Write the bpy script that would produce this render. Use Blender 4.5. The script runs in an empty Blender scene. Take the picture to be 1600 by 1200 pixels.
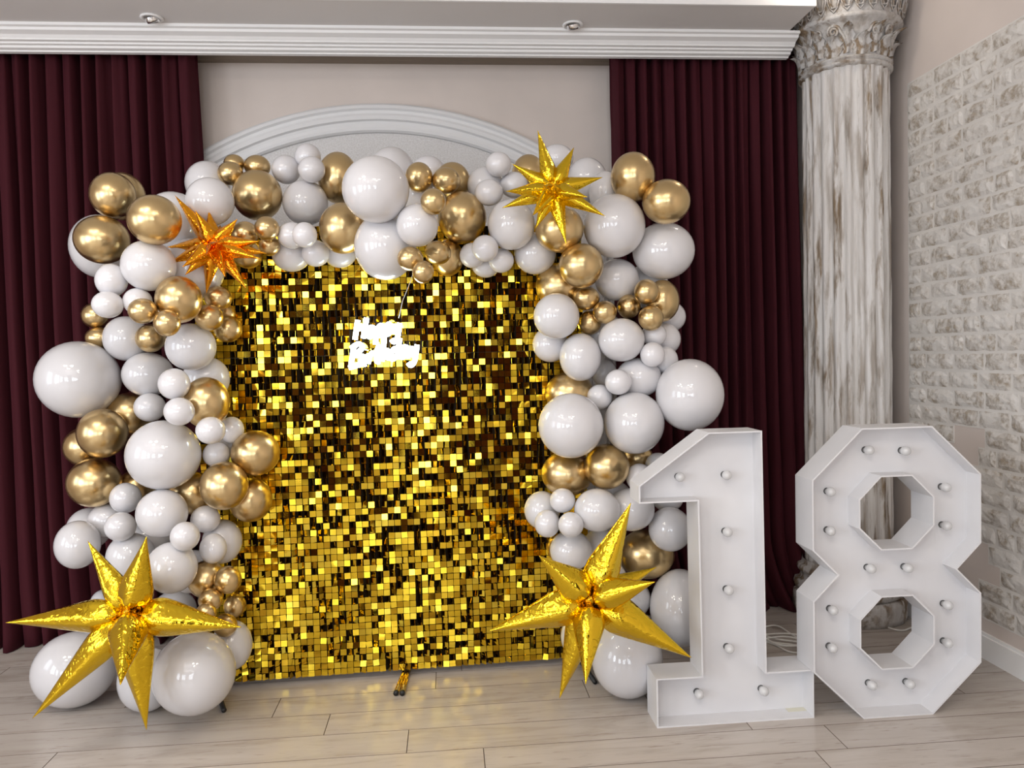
import bpy, bmesh, math, random
from mathutils import Vector, Matrix
random.seed(11)
scene = bpy.context.scene
COL = scene.collection

# ------------------------------------------------------------------ camera
FPX, EYE = 1200.0, 1.53
yaw, pit, rol = (math.radians(a) for a in (4.8, -2.2, 1.4))
FW = Vector((math.sin(yaw)*math.cos(pit), math.cos(yaw)*math.cos(pit), math.sin(pit)))
r0 = Vector((math.cos(yaw), -math.sin(yaw), 0)); u0 = r0.cross(FW)
RT = r0*math.cos(rol) - u0*math.sin(rol)
UP = u0*math.cos(rol) + r0*math.sin(rol)
CAM = Vector((0, 0, EYE))
cd = bpy.data.cameras.new('camera'); cam = bpy.data.objects.new('camera', cd); COL.objects.link(cam)
cd.sensor_width = 36; cd.lens = 36*FPX/1600; cd.clip_start = .05
M3 = Matrix((RT, UP, -FW)).transposed()
cam.matrix_world = Matrix.Translation(CAM) @ M3.to_4x4()
scene.camera = cam
# ------------------------------------------------------------------ world, lights, exposure
vs = scene.view_settings
vs.view_transform = 'Standard'; vs.look = 'None'; vs.gamma = 1; vs.use_curve_mapping = False
vs.exposure = -0.46
w = bpy.data.worlds.new('world'); scene.world = w; w.use_nodes = True
w.node_tree.nodes['Background'].inputs[0].default_value = (.75, .85, 1, 1)
w.node_tree.nodes['Background'].inputs[1].default_value = .6

def area(name, loc, target, sx, sy, power, color, spread=180):
    l = bpy.data.lights.new(name, 'AREA'); l.shape = 'RECTANGLE'; l.size = sx; l.size_y = sy
    l.energy = power; l.color = color; l.spread = math.radians(spread)
    o = bpy.data.objects.new(name, l); COL.objects.link(o); o.location = loc
    o.rotation_euler = (Vector(target)-Vector(loc)).to_track_quat('-Z', 'Y').to_euler()
    return o
def bulb_light(name, loc, power, color, radius=.06):
    l = bpy.data.lights.new(name, 'POINT'); l.energy = power; l.color = color; l.shadow_soft_size = radius
    o = bpy.data.objects.new(name, l); COL.objects.link(o); o.location = loc
    return o
def spot_light(name, loc, target, power, color, ang, radius=.04, blend=.5):
    l = bpy.data.lights.new(name, 'SPOT'); l.energy = power; l.color = color; l.shadow_soft_size = radius
    l.spot_size = math.radians(ang); l.spot_blend = blend
    o = bpy.data.objects.new(name, l); COL.objects.link(o); o.location = loc
    o.rotation_euler = (Vector(target)-Vector(loc)).to_track_quat('-Z', 'Y').to_euler()
    return o
COOL = (.86, .92, 1.0); WARM = (1.0, .90, .78)
# daylight from unseen windows; those behind the camera are added for reflections
area('unseen_window_light', (-4.10, -.3, 1.75), (0, .6, 1.3), 1.3, 1.7, 100, COOL)
area('unseen_window_light', (-4.10, 1.9, 1.75), (0, 2.6, 1.3), .9, 1.5, 26, COOL)
area('unseen_window_light', (-4.10, -3.0, 1.75), (0, -1.6, 1.3), 1.3, 1.7, 80, COOL)
for wx in (-2.6, .0):
    area('unseen_window_light', (wx, -4.40, 1.75), (wx, 0, 1.4), 1.3, 1.7, 70, COOL)
# ceiling lamps of the hall, above and in front of the display
for lx, ly in ((-2.3, 1.5), (-1.5, 1.5), (-1.9, .7), (-.2, .3), (.6, .3), (.2, -.5)):
    o = area('ceiling_lamp_light', (lx, ly, 3.42), (lx, ly, 0), .50, .50, 15, WARM); o.data.shape = 'DISK'
# unseen panel lights added under the hall ceiling for even fill
for ly in (-2.8, -.6):
    area('added_ceiling_fill', (-.9, ly, 3.50), (-.9, ly, 0), 3.2, 1.2, 34, (1.0, .97, .93))
# narrow spot beside the column head
bulb_light('column_lamp_light', (1.86, 3.80, 3.42), 4, WARM, .04)

# ------------------------------------------------------------------ helpers
def ray(x, y): return FW + RT*((x-800)/FPX) - UP*((y-600)/FPX)
def at(x, y, z): return CAM + ray(x, y)*z
def atY(x, y, Y): d = ray(x, y); return CAM + d*(Y/d.y)
def atZ(x, y, Z): d = ray(x, y); return CAM + d*((Z-EYE)/d.z)
def atX(x, y, X): d = ray(x, y); return CAM + d*(X/d.x)

def mesh(name, verts, faces, mat=None, smooth=False):
    m = bpy.data.meshes.new(name); m.from_pydata([tuple(v) for v in verts], [], faces); m.update()
    if mat: m.materials.append(mat)
    if smooth:
        for p in m.polygons: p.use_smooth = True
    return m
def link(name, data, parent=None, loc=None, label=None, cat=None, group=None, kind=None):
    o = bpy.data.objects.new(name, data); COL.objects.link(o)
    if parent: o.parent = parent
    if loc is not None: o.location = loc
    if label: o['label'] = label
    if cat: o['category'] = cat
    if group: o['group'] = group
    if kind: o['kind'] = kind
    return o
class MB:
    def __init__(s): s.v = []; s.f = []
    def add(s, v, f):
        n = len(s.v); s.v += [Vector(q) for q in v]; s.f += [tuple(i+n for i in q) for q in f]; return s
    def box(s, x0, x1, y0, y1, z0, z1):
        return s.add([(x0,y0,z0),(x1,y0,z0),(x1,y1,z0),(x0,y1,z0),(x0,y0,z1),(x1,y0,z1),(x1,y1,z1),(x0,y1,z1)],
                     [(3,2,1,0),(4,5,6,7),(0,1,5,4),(1,2,6,5),(2,3,7,6),(3,0,4,7)])
    def tube(s, pts, r, n=8, closed=False):
        pts = [Vector(p) for p in pts]; N = len(pts); ring = []; prev = None
        for i, p in enumerate(pts):
            a = pts[(i-1) % N] if (closed or i > 0) else p
            b = pts[(i+1) % N] if (closed or i < N-1) else p
            t = (b-a).normalized()
            if prev is None:
                q = Vector((0,0,1)) if abs(t.z) < .9 else Vector((1,0,0)); e = t.cross(q).normalized()
            else: e = (prev - t*prev.dot(t)).normalized()
            prev = e; g = t.cross(e)
            ri = r(i/(N-1)) if callable(r) else r
            ring.append([p + (e*math.cos(k*2*math.pi/n) + g*math.sin(k*2*math.pi/n))*ri for k in range(n)])
        v = [q for R_ in ring for q in R_]; f = []
        for i in range(N if closed else N-1):
            j = (i+1) % N
            for k in range(n):
                f.append((i*n+k, i*n+(k+1) % n, j*n+(k+1) % n, j*n+k))
        if not closed:
            f.append(tuple(range(n-1, -1, -1))); f.append(tuple((N-1)*n+k for k in range(n)))
        return s.add(v, f)
    def lathe(s, prof, n=32, c=(0,0,0), mod=None):
        v = []; f = []
        for i, (r, z) in enumerate(prof):
            for k in range(n):
                a = k*2*math.pi/n; rr = r*(mod(a, i) if mod else 1)
                v.append((c[0]+rr*math.cos(a), c[1]+rr*math.sin(a), c[2]+z))
        for i in range(len(prof)-1):
            for k in range(n):
                f.append((i*n+k, i*n+(k+1) % n, (i+1)*n+(k+1) % n, (i+1)*n+k))
        return s.add(v, f)
    def build(s, name, mat, parent=None, smooth=False, **k):
        return link(name, mesh(name, s.v, s.f, mat, smooth), parent, **k)
def bevel(o, width, seg=2):
    m = o.modifiers.new('bevel', 'BEVEL'); m.width = width; m.segments = seg; m.limit_method = 'ANGLE'
    m.angle_limit = math.radians(40)
    return o

# ------------------------------------------------------------------ materials
def mat(name, color, rough=.5, metal=0, **kw):
    m = bpy.data.materials.new(name); m.use_nodes = True
    b = m.node_tree.nodes['Principled BSDF']
    b.inputs['Base Color'].default_value = (*color, 1); b.inputs['Roughness'].default_value = rough
    b.inputs['Metallic'].default_value = metal
    for k, v in kw.items(): b.inputs[k.replace('_', ' ')].default_value = v
    return m
class NT:
    def __init__(s, m): s.t = m.node_tree; s.n = s.t.nodes; s.b = s.n['Principled BSDF']
    def node(s, t, **kw):
        q = s.n.new(t)
        for k, v in kw.items(): setattr(q, k, v)
        return q
    def l(s, a, b): s.t.links.new(a, b)
    def coords(s, scale=(1,1,1), kind='Object', loc=(0,0,0)):
        tc = s.node('ShaderNodeTexCoord'); mp = s.node('ShaderNodeMapping')
        mp.inputs['Scale'].default_value = scale; mp.inputs['Location'].default_value = loc
        s.l(tc.outputs[kind], mp.inputs['Vector']); return mp.outputs['Vector']
    def noise(s, vec, scale, detail=4, rough=.55, dist=0):
        q = s.node('ShaderNodeTexNoise'); q.inputs['Scale'].default_value = scale
        q.inputs['Detail'].default_value = detail; q.inputs['Roughness'].default_value = rough
        q.inputs['Distortion'].default_value = dist
        if vec: s.l(vec, q.inputs['Vector'])
        return q.outputs['Fac']
    def ramp(s, fac, stops):
        q = s.node('ShaderNodeValToRGB'); e = q.color_ramp.elements
        while len(e) < len(stops): e.new(.5)
        for i, (p, c) in enumerate(stops): e[i].position = p; e[i].color = (*c, 1) if len(c) == 3 else c
        s.l(fac, q.inputs['Fac']); return q.outputs['Color']
    def mix(s, fac, a, b, mode='MIX'):
        q = s.node('ShaderNodeMix', data_type='RGBA', blend_type=mode)
        for sock, val in ((q.inputs[0], fac), (q.inputs[6], a), (q.inputs[7], b)):
            if isinstance(val, (int, float)): sock.default_value = val
            elif isinstance(val, tuple): sock.default_value = (*val, 1)
            else: s.l(val, sock)
        return q.outputs[2]
    def bump(s, h, strength=.3, dist=.01):
        q = s.node('ShaderNodeBump'); q.inputs['Strength'].default_value = strength
        q.inputs['Distance'].default_value = dist; s.l(h, q.inputs['Height']); s.l(q.outputs['Normal'], s.b.inputs['Normal'])
    def color(s, c): s.l(c, s.b.inputs['Base Color'])

def plaster(name, c, var=.06, bump=.08):
    m = mat(name, c, .75); n = NT(m); v = n.coords()
    n.color(n.ramp(n.noise(v, 1.6, 3), [(.3, tuple(q*(1-var) for q in c)), (.7, tuple(min(1, q*(1+var)) for q in c))]))
    n.bump(n.noise(v, 60, 4), bump, .004); return m
M_WALL = plaster('wall_paint_beige', (.72, .64, .585))
M_WALLR = plaster('wall_paint_warm_grey', (.70, .62, .57))
M_CEIL = plaster('ceiling_paint', (.78, .75, .73), .02)
M_TRIM = plaster('trim_white', (.94, .935, .925), .02, .03)
M_ARCH = plaster('arch_white_plaster', (.80, .80, .80), .02, .06)
# pearly wallpaper inside the arch
M_PEARL = mat('pearl_wallpaper', (.72, .70, .69), .35); n = NT(M_PEARL); v = n.coords()
q = n.noise(v, 120, 5, .7); n.color(n.ramp(q, [(.35, (.62, .60, .58)), (.7, (.84, .83, .83))])); n.bump(q, .5, .006)

def balloon_mat(name, c, rough, **k):
    return mat(name, c, rough, **k)
M_WHITE = balloon_mat('white_latex', (.66, .65, .665), .42, Coat_Weight=1.0, Coat_Roughness=.045)
M_PEARLW = balloon_mat('white_pearl_latex', (.70, .69, .71), .34, Coat_Weight=1.0, Coat_Roughness=.025)
M_GOLD = mat('gold_chrome_latex', (.66, .49, .25), .28, 1.0)
# foil
def foil(name, c, sc):
    m = mat(name, c, .13, 1.0); n = NT(m); v = n.coords((1, 1, 1))
    a = n.noise(v, sc, 2, .5, 1.2); n.bump(a, .35, .012); return m
M_FOIL = foil('gold_foil', (.80, .54, .03), 26)
M_FOILO = foil('amber_foil', (.86, .36, .02), 40)
M_FOILD = foil('foil_seam', (.60, .33, .02), 40)
# sequins: gold mirror film with small differences from tile to tile
def seq(name, kind):
    m = mat(name, (.83, .56, .06), .06, 1.0); n = NT(m)
    if kind == 'obj':
        f = n.node('ShaderNodeObjectInfo').outputs['Random']
    else:
        f = n.node('ShaderNodeNewGeometry').outputs['Random Per Island']
    n.color(n.ramp(f, [(0, (.50, .29, .02)), (.25, (.80, .53, .035)), (.7, (.90, .63, .04)), (1, (.95, .72, .08))]))
    return m
M_SEQ = seq('sequin_gold', 'obj'); M_SEQS = seq('sequin_gold_sheet', 'isl')
M_BACKING = mat('sequin_backing_dark', (.010, .006, .003), .7, 0, Specular_IOR_Level=.1)
M_BRASS = mat('gold_stand_metal', (.62, .42, .10), .2, 1.0)
M_BLACK = mat('black_rubber', (.012, .012, .012), .5)
M_NUM = mat('white_painted_board', (.80, .80, .80), .45); n = NT(M_NUM); v = n.coords()
n.color(n.ramp(n.noise(v, 3.0, 3), [(.3, (.675, .67, .685)), (.7, (.735, .735, .75))]))
M_BULB = mat('frosted_bulb', (.62, .62, .62), .22, 0, Coat_Weight=.4)
M_SOCK = mat('bulb_socket_dark', (.10, .10, .10), .5)
M_TAPE = mat('yellowed_tape', (.70, .68, .56), .5)
M_CABLE = mat('white_cable', (.86, .84, .80), .45)
M_CHROME = mat('spot_chrome', (.75, .75, .75), .15, 1.0)
M_LENS = mat('spot_glass', (.85, .85, .86), .2)
# velvet
M_VELVET = mat('burgundy_velvet', (.056, .011, .016), .85, 0, Sheen_Weight=.16, Sheen_Roughness=.4)
M_VELVET.node_tree.nodes['Principled BSDF'].inputs['Sheen Tint'].default_value = (.45, .10, .16, 1)
M_VELVET.node_tree.nodes['Principled BSDF'].inputs['Specular IOR Level'].default_value = .1
# laminate plank
M_PLANK = mat('laminate_oak_pale', (.5, .43, .36), .27); n = NT(M_PLANK)
oi = n.node('ShaderNodeObjectInfo').outputs['Random']
tc = n.node('ShaderNodeTexCoord'); mp = n.node('ShaderNodeMapping'); mp.inputs['Scale'].default_value = (1, 7, 1)
cmb = n.node('ShaderNodeVectorMath', operation='MULTIPLY_ADD'); comb = n.node('ShaderNodeCombineXYZ')
for i in range(3): n.l(oi, comb.inputs[i])
n.l(comb.outputs[0], cmb.inputs[0]); cmb.inputs[1].default_value = (31, 17, 9)
n.l(tc.outputs['Object'], cmb.inputs[2]); n.l(cmb.outputs[0], mp.inputs['Vector'])
g1 = n.noise(mp.outputs['Vector'], 2.2, 6, .62, .6); g2 = n.noise(mp.outputs['Vector'], 9, 4, .6)
c1 = n.ramp(g1, [(.28, (.42, .365, .315)), (.5, (.535, .48, .435)), (.75, (.575, .525, .48))])
c2 = n.ramp(g2, [(.26, (.50, .42, .36)), (.40, (1, 1, 1))])
c3 = n.mix(.55, c1, c2, 'MULTIPLY')
c4 = n.ramp(oi, [(0, (.90, .90, .90)), (1, (1, 1, 1))])
n.color(n.mix(1.0, c3, c4, 'MULTIPLY')); n.bump(g2, .06, .002)
M_JOINT = mat('plank_joint', (.17, .13, .10), .8)
# whitewashed brick
M_BRICK = mat('whitewashed_brick', (.7, .66, .6), .8); n = NT(M_BRICK)
oi = n.node('ShaderNodeObjectInfo').outputs['Random']; tc = n.node('ShaderNodeTexCoord')
comb = n.node('ShaderNodeCombineXYZ'); cmb = n.node('ShaderNodeVectorMath', operation='MULTIPLY_ADD')
for i in range(3): n.l(oi, comb.inputs[i])
n.l(comb.outputs[0], cmb.inputs[0]); cmb.inputs[1].default_value = (41, 23, 11); n.l(tc.outputs['Object'], cmb.inputs[2])
a = n.noise(cmb.outputs[0], 11, 5, .62, .4); bq = n.noise(cmb.outputs[0], 34, 5, .7)
worn = n.ramp(a, [(.45, (0, 0, 0)), (.57, (1, 1, 1))])
fine = n.ramp(bq, [(.38, (0, 0, 0)), (.62, (1, 1, 1))])
under = n.ramp(bq, [(.3, (.20, .15, .10)), (.7, (.44, .37, .29))])
white = n.ramp(bq, [(.2, (.66, .62, .57)), (.8, (.80, .78, .75))])
msk = n.mix(1.0, worn, fine, 'MULTIPLY')
n.color(n.mix(msk, white, under)); n.bump(n.noise(cmb.outputs[0], 22, 6, .7, .5), .6, .008)
M_MORTAR = plaster('whitewashed_mortar', (.74, .71, .67), .1, .6)
# distressed column
def distress(name, sz, thr, seed, tone=1.0):
    m = mat(name, (.7, .66, .6), .6); n = NT(m); v = n.coords((1, 1, sz), loc=(seed, seed*.7, seed*.3))
    a = n.noise(v, 16, 5, .62, .3); b2 = n.noise(n.coords((1, 1, sz*.35)), 46, 5, .7); big = n.noise(n.coords((1, 1, sz*.6), loc=(3, seed, 1)), 5, 3)
    msk = n.mix(1.0, n.ramp(a, [(thr, (0, 0, 0)), (thr+.12, (1, 1, 1))]), n.ramp(big, [(.36, (.1, .1, .1)), (.54, (1, 1, 1))]), 'MULTIPLY')
    white = n.ramp(b2, [(.25, (.58*tone, .55*tone, .51*tone)), (.6, (.77*tone, .75*tone, .73*tone))])
    dark = n.ramp(b2, [(.3, (.10, .065, .035)), (.7, (.34, .25, .16))])
    n.color(n.mix(msk, white, dark)); n.bump(b2, .5, .006); return m
M_SHAFT = distress('column_whitewash_worn', .14, .49, 2.0)
M_CAP = distress('capital_whitewash_worn', .8, .45, 5.0, .80)
M_NEON = bpy.data.materials.new('neon_white'); M_NEON.use_nodes = True; nt = M_NEON.node_tree
nt.nodes.remove(nt.nodes['Principled BSDF']); e = nt.nodes.new('ShaderNodeEmission')
e.inputs[0].default_value = (.78, .91, 1, 1); e.inputs[1].default_value = 24
nt.links.new(e.outputs[0], nt.nodes['Material Output'].inputs[0])
M_GLASS = mat('window_glass', (.9, .95, 1), .05, 0, Alpha=.08)

# ------------------------------------------------------------------ room shell
XL, XR, YB, YF = -4.2, 2.57, 4.62, -4.5
ZS, ZC = 3.275, 3.52           # soffit over the display, hall ceiling
fl = MB().box(XL-.1, XR+.1, YF-.1, YB+.1, -.12, -.006).build('floor', M_JOINT, kind='structure')
W_, L_ = .187, 1.38
y_edge = atZ(760, 1132.3, 0).y
# one seam per plank row, measured; rows further off take a running offset
seams = {0: atZ(510, 1135, 0).x, 1: atZ(430, 1110, 0).x, 2: atZ(681, 1066, 0).x, -1: atZ(634, 1188, 0).x, -2: .1}
pm = {}
k0 = int(math.floor((.7-y_edge)/W_)); k1 = int(math.ceil((YB-y_edge)/W_))
for k in range(k0, k1):
    ya = y_edge + k*W_; yb = min(ya + W_, YB)
    s0 = seams.get(k, (k*0.47) % L_)
    i0 = int(math.floor((XL-s0)/L_)); i1 = int(math.ceil((XR-s0)/L_))
    for i in range(i0, i1):
        xa = max(XL, s0+i*L_); xb = min(XR, s0+(i+1)*L_)
        if xb-xa < .03: continue
        key = (round(xb-xa, 3), round(yb-ya, 3))
        if key not in pm:
            lx, ly = key; g = .0009; b = .0009
            mb = MB()
            mb.add([(g,g,-.006),(lx-g,g,-.006),(lx-g,ly-g,-.006),(g,ly-g,-.006),
                    (g,g,-b),(lx-g,g,-b),(lx-g,ly-g,-b),(g,ly-g,-b),
                    (g+b,g+b,0),(lx-g-b,g+b,0),(lx-g-b,ly-g-b,0),(g+b,ly-g-b,0)],
                   [(0,1,5,4),(1,2,6,5),(2,3,7,6),(3,0,4,7),(4,5,9,8),(5,6,10,9),(6,7,11,10),(7,4,8,11),(8,9,10,11)])
            pm[key] = mesh('plank', mb.v, mb.f, M_PLANK); pm[key].materials.append(M_JOINT)
            for pi in range(8): pm[key].polygons[pi].material_index = 1
        link('plank', pm[key], fl, (xa, ya, 0))
# floor behind the camera: same laminate, joints in the material
MB().box(XL, XR, YF, y_edge+k0*W_-.001, -.006, 0).build('plank', M_PLANK, fl)

MB().box(XL-.1, XR+.1, YB, YB+.15, -.1, ZC+.3).build('wall_back', M_WALL, kind='structure')
wr = MB().box(XR, XR+.15, YF-.1, YB, -.1, ZC+.3).build('wall_right', M_WALLR, kind='structure')
# left wall and rear wall with window openings
def wall_with_windows(name, horiz, wins, pos, lo, hi, sgn):
    mb = MB(); cur = lo; z0, z1 = .85, 2.65
    def seg(a, b, za, zb):
        if horiz: mb.box(a, b, min(pos, pos+sgn*.15), max(pos, pos+sgn*.15), za, zb)
        else: mb.box(min(pos, pos+sgn*.15), max(pos, pos+sgn*.15), a, b, za, zb)
    for c in wins:
        seg(cur, c-.7, -.1, ZC+.3); seg(c-.7, c+.7, -.1, z0); seg(c-.7, c+.7, z1, ZC+.3); cur = c+.7
    seg(cur, hi, -.1, ZC+.3)
    return mb.build(name, M_WALL, kind='structure')
wall_with_windows('wall_left', False, (-3.0, -.3, 1.9), XL, YF-.1, YB, -1)
wall_with_windows('wall_front', True, (-2.6, 0.0), YF, XL-.1, XR+.1, -1)
def window(nm, c, horiz, pos):  # windows out of view; those behind the camera are added to be reflected
    e = link(nm, None, kind='structure'); e.location = (c, pos, .85) if horiz else (pos, c, .85)
    if not horiz: e.rotation_euler = (0, 0, math.pi/2)
    mb = MB()
    for a in (-.68, .64): mb.box(a, a+.04, -.03, .03, 0, 1.8)
    mb.box(-.02, .02, -.03, .03, 0, 1.8); mb.box(-.68, .68, -.03, .03, 0, .05); mb.box(-.68, .68, -.03, .03, 1.75, 1.8)
    mb.build('window_frame', M_TRIM, e)
    for a in (-.64, .02): MB().box(a, a+.62, -.004, .004, .05, 1.75).build('pane', M_GLASS, e)
window('unseen_window_1', -.3, False, XL-.07); window('unseen_window_2', -3.0, False, XL-.07)
window('window_5', 1.9, False, XL-.07)
window('unseen_window_3', -2.6, True, YF-.07); window('unseen_window_4', 0.0, True, YF-.07)
MB().box(XL-.1, XR+.1, YF-.1, 3.86, ZC, ZC+.15).box(1.93, XR+.1, 3.86, YB, ZC, ZC+.15).build('ceiling', M_CEIL, kind='structure')
# lowered soffit along the display wall, its front edge lipped
MB().box(XL-.1, 1.93, 3.86, YB, ZS, ZC+.15).build('trim_1', M_CEIL, kind='structure')
MB().box(XL-.1, 1.93, 3.845, 3.86, ZS-.004, ZS+.03).build('trim_2', M_TRIM, kind='structure')
# crown moulding that hides the curtain rail
prof = [(4.15, ZS), (4.15, ZS-.014), (4.168, ZS-.018), (4.172, ZS-.030), (4.205, ZS-.040), (4.215, ZS-.050), (4.218, ZS-.052),
        (4.222, ZS-.060), (4.245, ZS-.062), (4.248, ZS-.070), (4.268, ZS-.072), (4.272, ZS-.082), (4.285, ZS-.084), (4.300, ZS-.086), (4.300, ZS-.092), (4.33, ZS-.092), (4.33, ZS)]
np_ = len(prof); v = [(XL, y, z) for y, z in prof] + [(1.99, y, z) for y, z in prof]
f = [(i, i+1, np_+i+1, np_+i) for i in range(np_-1)] + [tuple(range(np_)), tuple(range(2*np_-1, np_-1, -1))]
link('trim_3', mesh('crown_moulding', v, f, M_TRIM), kind='structure')
# dark strip below the crown; the wall's shade band put into its colour
MB().box(-1.56, 1.08, 4.565, YB, atY(600, 94.5, 4.565).z, ZS).build('shade_strip', mat('wall_shade_band', (.26, .21, .165), .8), kind='structure')
# skirting of the right wall
MB().box(XR-.018, XR, YF, YB, 0, .112).box(XR-.012, XR, YF, YB, .112, .125).build('baseboard_right', M_TRIM, kind='structure')

# whitewashed bricks, one object each
def brick_mesh(lx, lz, seed):
    rnd = random.Random(seed); nx, nz = 6, 4; vv = []; ff = []
    for j in range(nz+1):
        for i in range(nx+1):
            u, w2 = i/nx, j/nz
            edge = (i in (0, nx)) or (j in (0, nz))
            h = .003 if edge else .010 + rnd.uniform(-.003, .003)
            vv.append((-h, u*lx + (rnd.uniform(-.004, .004)), w2*lz + rnd.uniform(-.003, .003)))
    for j in range(nz):
        for i in range(nx):
            a = j*(nx+1)+i; ff.append((a, a+nx+1, a+nx+2, a+1))
    nb = len(vv); ring = [i for i in range(nx+1)] + [j*(nx+1)+nx for j in range(1, nz+1)] + [nz*(nx+1)+i for i in range(nx-1, -1, -1)] + [j*(nx+1) for j in range(nz-1, 0, -1)]
    for i in ring: vv.append((0.004, vv[i][1], vv[i][2]))
    m_ = len(ring)
    for a in range(m_):
        b = (a+1) % m_; ff.append((ring[a], ring[b], nb+b, nb+a))
    return mesh('brick', vv, ff, M_BRICK)
bm_cache = {}
PZ, PY = .0925, .225
def has_brick(y, z):
    if z < .17: return False
    if y > 3.62 + .05*math.sin(z*19):                      # far part of the wall
        return z > 1.10 + .16*max(0, (3.86-y)/.2)*.0 + .05*math.sin(y*31)
    if y > 3.50: return z > .62 and (y < 3.56 or z > 1.18)
    if y > 3.42: return z > .44
    return z > .18
mort = MB()
for r in range(31):
    z = 2.966 - (r+1)*PZ
    if z < .14: break
    y = 4.085; rr = random.Random(100+r)
    if r % 2: first = PY*.5
    else: first = PY*rr.choice((1, .85, .7))
    while y > 2.45:
        ln = first if y > 4.08 else PY*rr.choice((1, 1, 1, .95, .55))
        first = None if first is None else first
        ya = y - ln
        if has_brick((y+ya)/2, z+PZ/2):
            key = (round(ln-.014, 3), rr.randrange(4))
            if key not in bm_cache: bm_cache[key] = brick_mesh(key[0], PZ-.016, hash(key) % 999)
            link('brick', bm_cache[key], wr, (XR, ya+.007, z+.008))
            mort.box(XR-.0025, XR+.002, ya, y, z, z+PZ)
        y = ya

mort.build('mortar', M_MORTAR, wr)
# ------------------------------------------------------------------ arch on the back wall
AX, AR, AZ = -.36, 2.0, 3.007
aw = 1.40; angm = math.asin(aw/AR)
def arch_path(off):
    """outer line shrunk by off"""
    pts = [(AX-aw+off, 0.0)]
    R2 = AR - off*1.0
    zc = AZ-AR
    a_m = math.asin(min(.999, (aw-off)/R2))
    for i in range(33):
        a = -a_m + 2*a_m*i/32
        pts.append((AX + R2*math.sin(a), zc + R2*math.cos(a)))
    pts.append((AX+aw-off, 0.0)); return pts
steps = [(0, 0), (0, .05), (.012, .062), (.030, .066), (.040, .052), (.055, .050), (.070, .060), (.092, .060), (.100, .044), (.115, .040), (.135, .046), (.150, .044), (.160, .030), (.160, 0)]
paths = [(arch_path(o_), d_) for o_, d_ in steps]
v = []; NPT = len(paths[0][0])
for p, d_ in paths:
    for x_, z_ in p: v.append((x_, YB-d_, z_))
f = [(i*NPT+k, i*NPT+k+1, (i+1)*NPT+k+1, (i+1)*NPT+k) for i in range(len(paths)-1) for k in range(NPT-1)]
ar = link('arch_surround', None, loc=(0, 0, 0), label='white plaster arch moulding on the wall behind the balloons', cat='arch')
link('moulding', mesh('moulding', v, f, M_ARCH, False), ar)
p = arch_path(.155)
v = [(x_, YB-.012, z_) for x_, z_ in p]+[(x_, YB, z_) for x_, z_ in p]
nn = len(p)
f = [tuple(range(nn))] + [(i, (i+1) % nn, nn+(i+1) % nn, nn+i) for i in range(nn)]
link('arch_panel', mesh('arch_panel', v, f, M_PEARL), ar, label='pearly textured wallpaper inside the arch')

# ------------------------------------------------------------------ curtains
def curtain(x0t, x1t, x0b, x1b, ztop, yc, seed, label, folds, flare=.0, kick=0.0, mirror=False):
    rnd = random.Random(seed); nu, nv = folds*10, 40
    ph = [rnd.uniform(0, 6.28) for _ in range(6)]; v = []; f = []
    wob = [rnd.uniform(.6, 1.3) for _ in range(folds+2)]
    for j in range(nv+1):
        t = j/nv; z = ztop*(1-t)
        for i in range(nu+1):
            u = i/nu
            xa = x0t + (x1t-x0t)*u; xb = x0b + (x1b-x0b)*u
            s = t**1.6
            x = xa*(1-s)+xb*s
            fu = u*folds; amp = wob[int(fu)]*(1-(fu % 1))+wob[int(fu)+1]*(fu % 1)
            a = .045 + .050*min(1, t*2.2)
            y = yc + a*amp*math.sin(fu*2*math.pi + ph[0] + .5*math.sin(t*3+u*9)) + .018*math.sin(fu*4.6*math.pi+ph[1]+t*1.5)
            x += .018*math.sin(fu*2*math.pi*1.0+ph[2]+t*2.0)*t + .010*math.cos(fu*2*math.pi+ph[0])
            if t > .86:
                k = (t-.86)/.14; y -= flare*k*k*(.6+.4*math.sin(fu*3+ph[3])); x += kick*k*k
            v.append((x, min(y, YB-.08), max(z, .004)))
    for j in range(nv):
        for i in range(nu):
            a = j*(nu+1)+i; f.append((a, a+nu+1, a+nu+2, a+1))
    o = link('curtain', mesh('curtain', v, f, M_VELVET, True), label=label, cat='curtain', group='burgundy velvet curtains')
    m = o.modifiers.new('thick', 'SOLIDIFY'); m.thickness = .004
    return o
cl_r = atY(301, 90, 4.40).x
curtain(-3.10, cl_r, -3.15, cl_r+.12, 3.24, 4.42, 3, 'burgundy velvet curtain hanging left of the arch behind the balloons', 20, .08, .03)
cr_l = atY(957, 90, 4.40).x; cr_r = atY(1247, 90, 4.40).x
curtain(cr_l, cr_r, cr_l+.02, cr_r+.02, 3.24, 4.42, 8, 'burgundy velvet curtain between the arch and the column', 15, .10, .10)
# unseen curtains added behind the camera as dark shapes for the sequins to reflect
for i, (xa, xb, lab) in enumerate(((-4.1, -3.28, 'added unseen burgundy curtain in the corner behind the camera'), (-1.92, -.68, 'added burgundy curtain between the two unseen windows behind the camera'), (.68, 2.45, 'added burgundy curtain beside the last unseen window behind the camera'))):
    o = curtain(xa, xb, xa, xb, 3.3, 0, 20+i, lab, 7)
    for vv in o.data.vertices: vv.co.y = YF + .14 + vv.co.y*.9

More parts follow.
